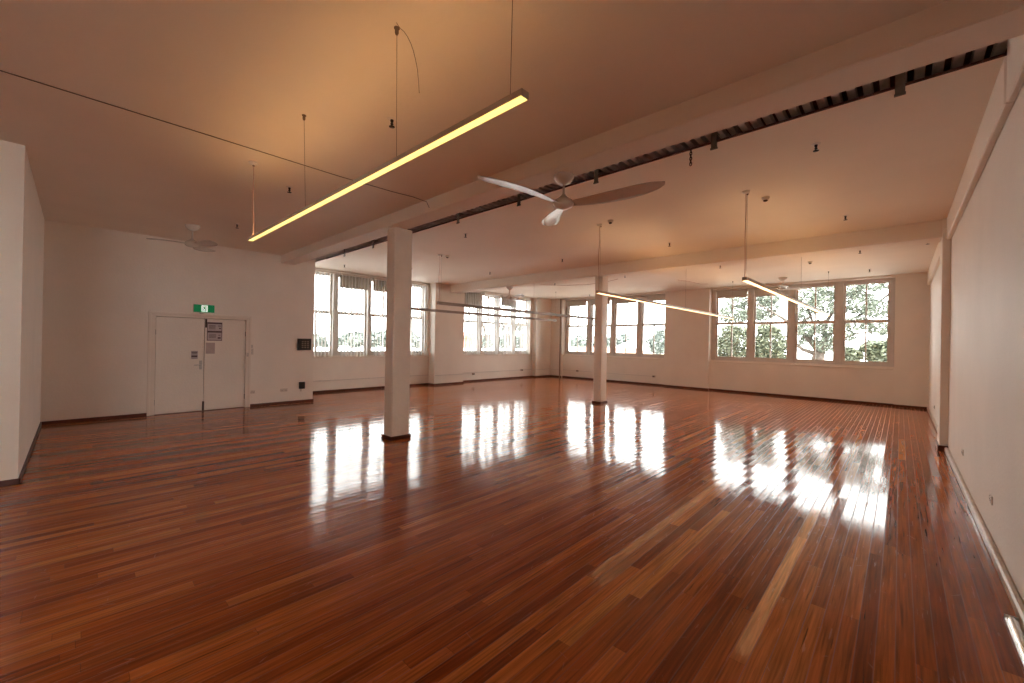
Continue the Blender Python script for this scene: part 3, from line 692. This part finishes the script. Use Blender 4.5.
for (xw, zw, a, c) in ((-4.3,2.75,.45,.28),(-4.05,3.2,.4,.22),(-3.45,2.95,.35,.38),(-3.7,2.7,.35,.2),(-3.3,3.3,.3,.2),(-2.2,3.25,.4,.25),(-1.75,3.0,.38,.3),(-2.3,2.7,.2,.2),(-1.3,3.4,.5,.2),(-.95,3.0,.38,.3),(-.55,3.45,.38,.14),(-.4,2.75,.4,.22),(-.95,2.35,.34,.18),(-.45,2.2,.26,.16),(-2.2,2.2,.3,.2),(-1.75,2.25,.25,.2),(-2.4,1.9,.2,.2),(.1,3.1,.3,.3),(-1.2,2.0,.22,.14),(-1.7,1.75,.3,.25)):
    k = 25/16.12; x, y, z = W(xw, zw, 25); cl.append((x, y+R.uniform(-.6,.8), z, a*k*1.2, .8, c*k*1.2))
tree('tree', 'big spreading dark tree with forking limbs outside the window nearest the right wall', 'tree', (-3.2,25,GZ), limbs, cl, 13000, .085, 'leaf_dark', 3)
cl = []
for (xw, zw, a, c) in ((-4.7,1.55,.45,.55),(-4.1,1.75,.5,.6),(-3.6,1.5,.35,.5),(-3.2,1.7,.45,.65),(-2.75,1.45,.3,.4),(-4.4,2.15,.3,.2),(-3.3,2.2,.3,.2)):
    k = 22/16.12; x, y, z = W(xw, zw, 22); cl.append((x, y+R.uniform(-.3,.5), z, a*k, .6, c*k))
tree('shrub', 'dense bushy green shrub below the big tree, filling the first two lights', 'shrub', (-5.2,22.3,GZ), [([(-5.2,22.3,GZ),(-5.2,22.3,-1),(-5.0,22.2,1.4)], .16,.05), ([(-5.2,22.3,-2),(-4.2,22.2,1.5)], .1,.03)], cl, 9500, .08, 'leaf_mid', 4)
cl = []
for (xw, zw, a, c) in ((-.35,1.45,.4,.42),(-.6,1.65,.28,.2),(-.1,1.7,.3,.2),(-1.1,1.4,.3,.25)):
    k = 22/16.12; x, y, z = W(xw, zw, 22.5); cl.append((x, y, z, a*k, .6, c*k))
tree('shrub', 'rounded yellow green bush low in the last light beside the right wall', 'shrub', (-.7,22.5,GZ), [([(-.7,22.5,GZ),(-.7,22.5,-1),(-.6,22.5,1.2)], .14,.05)], cl, 3000, .11, 'leaf_mid', 5)
# distant tree belt, pine and pale roofs behind the window by the far column
cl = []
for (xw, zw, a, c) in ((-11.4,1.40,.5,.36),(-10.6,1.55,.5,.3),(-9.8,1.55,.5,.35),(-8.8,1.55,.6,.38),(-8.2,1.45,.5,.35),(-7.4,1.4,.5,.3),(-6.7,1.45,.5,.35)):
    x, y, z = W(xw, zw, 62); cl.append((x, y+R.uniform(-2,2), z, a*4.4, 2.5, c*5.2))
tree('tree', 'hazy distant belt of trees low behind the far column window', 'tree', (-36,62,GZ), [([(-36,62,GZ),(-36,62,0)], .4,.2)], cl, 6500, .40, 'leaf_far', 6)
cl = []
for (xw, zw, a, c) in ((-7.1,1.55,.34,.3),(-7.05,1.9,.24,.16),(-7.0,2.12,.12,.12),(-7.35,1.75,.2,.1),(-6.8,1.72,.2,.12)):
    x, y, z = W(xw, zw, 46); cl.append((x, y, z, a*2.8, .9, c*2.8))
x, y, z = W(-7.05,1.5,46)
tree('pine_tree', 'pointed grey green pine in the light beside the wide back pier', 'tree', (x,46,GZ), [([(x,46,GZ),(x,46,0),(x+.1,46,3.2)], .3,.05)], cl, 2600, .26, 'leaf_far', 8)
def house(label, x0, x1, y0, y1, zt, mat, roof, rise, ridge='x', name='house'):
    t = thing(name, label, 'building', ((x0+x1)/2, (y0+y1)/2, GZ)); hx, hy, h_ = (x1-x0)/2, (y1-y0)/2, zt-GZ
    MB().bbox((-hx,-hy,0), (hx,hy,h_), .02).build('walls', M[mat], t)
    o = .35
    if ridge == 'x': MB().prism([(-hy-o,h_),(0,h_+rise),(hy+o,h_),(hy+o,h_-.12),(-hy-o,h_-.12)], lambda a, b_, d: (d, a, b_), -hx-o, hx+o).build('roof', M[roof], t)
    else: MB().prism([(-hx-o,h_),(0,h_+rise),(hx+o,h_),(hx+o,h_-.12),(-hx-o,h_-.12)], lambda a, b_, d: (a, d, b_), -hy-o, hy+o).build('roof', M[roof], t)
    w = MB()
    k = int(2*hx//2.2)
    for i in range(max(1, k)):
        cx = -hx+2*hx*(i+.5)/max(1, k); w.bbox((cx-.45, -hy-.03, h_-2.4), (cx+.45, -hy+.02, h_-1.1), .01)
    w.build('windows', simple('dim_house_glass', (.06,.07,.08), .1), t)
house('tan rendered house with terracotta roof low in the corner light of the back wall', -27.5, -20, 36, 42, .35, 'cream', 'tile', .9)
house('pale house with a white sloping roof behind the light left of the wide back pier', -27, -18.2, 48, 56, 1.0, 'cream', 'whiteroof', 2.0, 'y')
# view beyond the side windows
house('long low white roofed shed below the side windows', -21.6, -16, 5, 24, .98, 'cream', 'whiteroof', .22, 'y', 'shed')
def V(y, z, X): k = X/12.72; return (-X, y*k, 1.6+(z-1.6)*k)         # a spot beyond the glass of the side wall
house('pink brick building behind the first light past the pier', -38, -32, 26.5, 29.6, 2.1, 'brick', 'tile', .5)
cl = []
for (yw, zw, a, c) in ((4.9,1.55,.4,.22),(5.5,1.5,.35,.2),(6.1,1.6,.4,.25),(6.7,1.6,.3,.3),(7.3,1.65,.4,.28),(8.1,1.65,.4,.3),(8.6,1.55,.3,.25)):
    x, y, z = V(yw, zw, 31); k = 31/12.72; cl.append((x+R.uniform(-1,1), y, z, 1.0, a*k, c*k))
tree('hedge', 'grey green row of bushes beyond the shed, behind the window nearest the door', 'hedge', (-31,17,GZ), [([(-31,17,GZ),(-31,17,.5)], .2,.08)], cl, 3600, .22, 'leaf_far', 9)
limbs = []; rr = random.Random(12)
for (yw, tops) in ((11.9, (11.5,12.0,12.5)), (13.2, (12.7,13.1,13.6)), (14.2, (13.8,14.3,14.9))):
    b0 = V(yw, 1.2, 24); limbs.append(([(b0[0],b0[1],GZ), b0, V(yw+.05,1.7,24)], .22, .12))
    for q in tops:
        limbs.append(([V(yw+.05,1.6,24), V((yw+q)/2+.1,2.1,24), V(q,2.7,23.6), V(q+.25,3.2,23.4)], .11, .02))
        limbs.append(([V((yw+q)/2+.1,2.1,24), V(q+.3,2.35,23.8), V(q+.5,2.6,23.7)], .06, .015))
cl = []
for (yw, zw, a, c) in ((11.8,1.5,.3,.25),(12.1,1.7,.25,.2),(12.8,1.55,.3,.28),(13.3,1.7,.3,.3),(13.9,1.6,.3,.3),(14.4,1.7,.3,.35),(13.1,2.2,.2,.15),(14.0,2.3,.25,.15)):
    x, y, z = V(yw, zw, 24.5); k = 24.5/12.72; cl.append((x, y, z, .8, a*k, c*k))
b0 = V(13.2, 1.2, 24)
tree('tree', 'sparse tree with slanting bare branches outside the side window past the pier', 'tree', (b0[0], b0[1], GZ), limbs, cl, 2600, .15, 'leaf_far', 10)

# ------------------------------------------------------------------ daylight, camera, view
w = bpy.data.worlds.new('overcast_sky'); bpy.context.scene.world = w; w.use_nodes = True
nt = w.node_tree; bg = nt.nodes['Background']
tc = N(nt, 'ShaderNodeTexCoord'); sp = N(nt, 'ShaderNodeSeparateXYZ'); nt.links.new(tc.outputs['Generated'], sp.inputs[0])
rp = N(nt, 'ShaderNodeValToRGB'); rp.color_ramp.elements[0].position = .42; rp.color_ramp.elements[0].color = (.95,.935,.90,1); rp.color_ramp.elements[1].position = .8; rp.color_ramp.elements[1].color = (1.0,.98,.945,1)
nt.links.new(math_(nt, 'ADD', math_(nt, 'MULTIPLY', sp.outputs[2], .5), .5), rp.inputs['Fac'])
nt.links.new(rp.outputs[0], bg.inputs['Color']); sd = math_(nt, 'ADD', math_(nt, 'MULTIPLY', sp.outputs[0], .60), math_(nt, 'MULTIPLY', sp.outputs[1], -.80))
mr = N(nt, 'ShaderNodeMapRange', interpolation_type='SMOOTHSTEP'); nt.links.new(sd, mr.inputs[0]); mr.inputs[1].default_value = -.5; mr.inputs[2].default_value = .9; mr.inputs[3].default_value = 10.5; mr.inputs[4].default_value = 19.0
nt.links.new(mr.outputs[0], bg.inputs['Strength'])

cam = bpy.data.cameras.new('camera'); co = bpy.data.objects.new('camera', cam); C.objects.link(co)
cam.sensor_width = 36; cam.lens = 412.119/1024*36; cam.clip_start = .05; cam.clip_end = 500
co.matrix_world = Matrix(((0.727819,-0.011779,0.685669,0),(0.685525,-0.014218,-0.727910,0),(0.018323,0.999830,-0.002274,1.6),(0,0,0,1)))
sc = bpy.context.scene; sc.camera = co
vs_ = sc.view_settings; vs_.view_transform = 'Standard'; vs_.look = 'None'; vs_.gamma = 1; vs_.use_curve_mapping = False; vs_.exposure = 0
sc.cycles.max_bounces = 10; sc.cycles.diffuse_bounces = 6; sc.cycles.glossy_bounces = 4; sc.cycles.transparent_max_bounces = 16
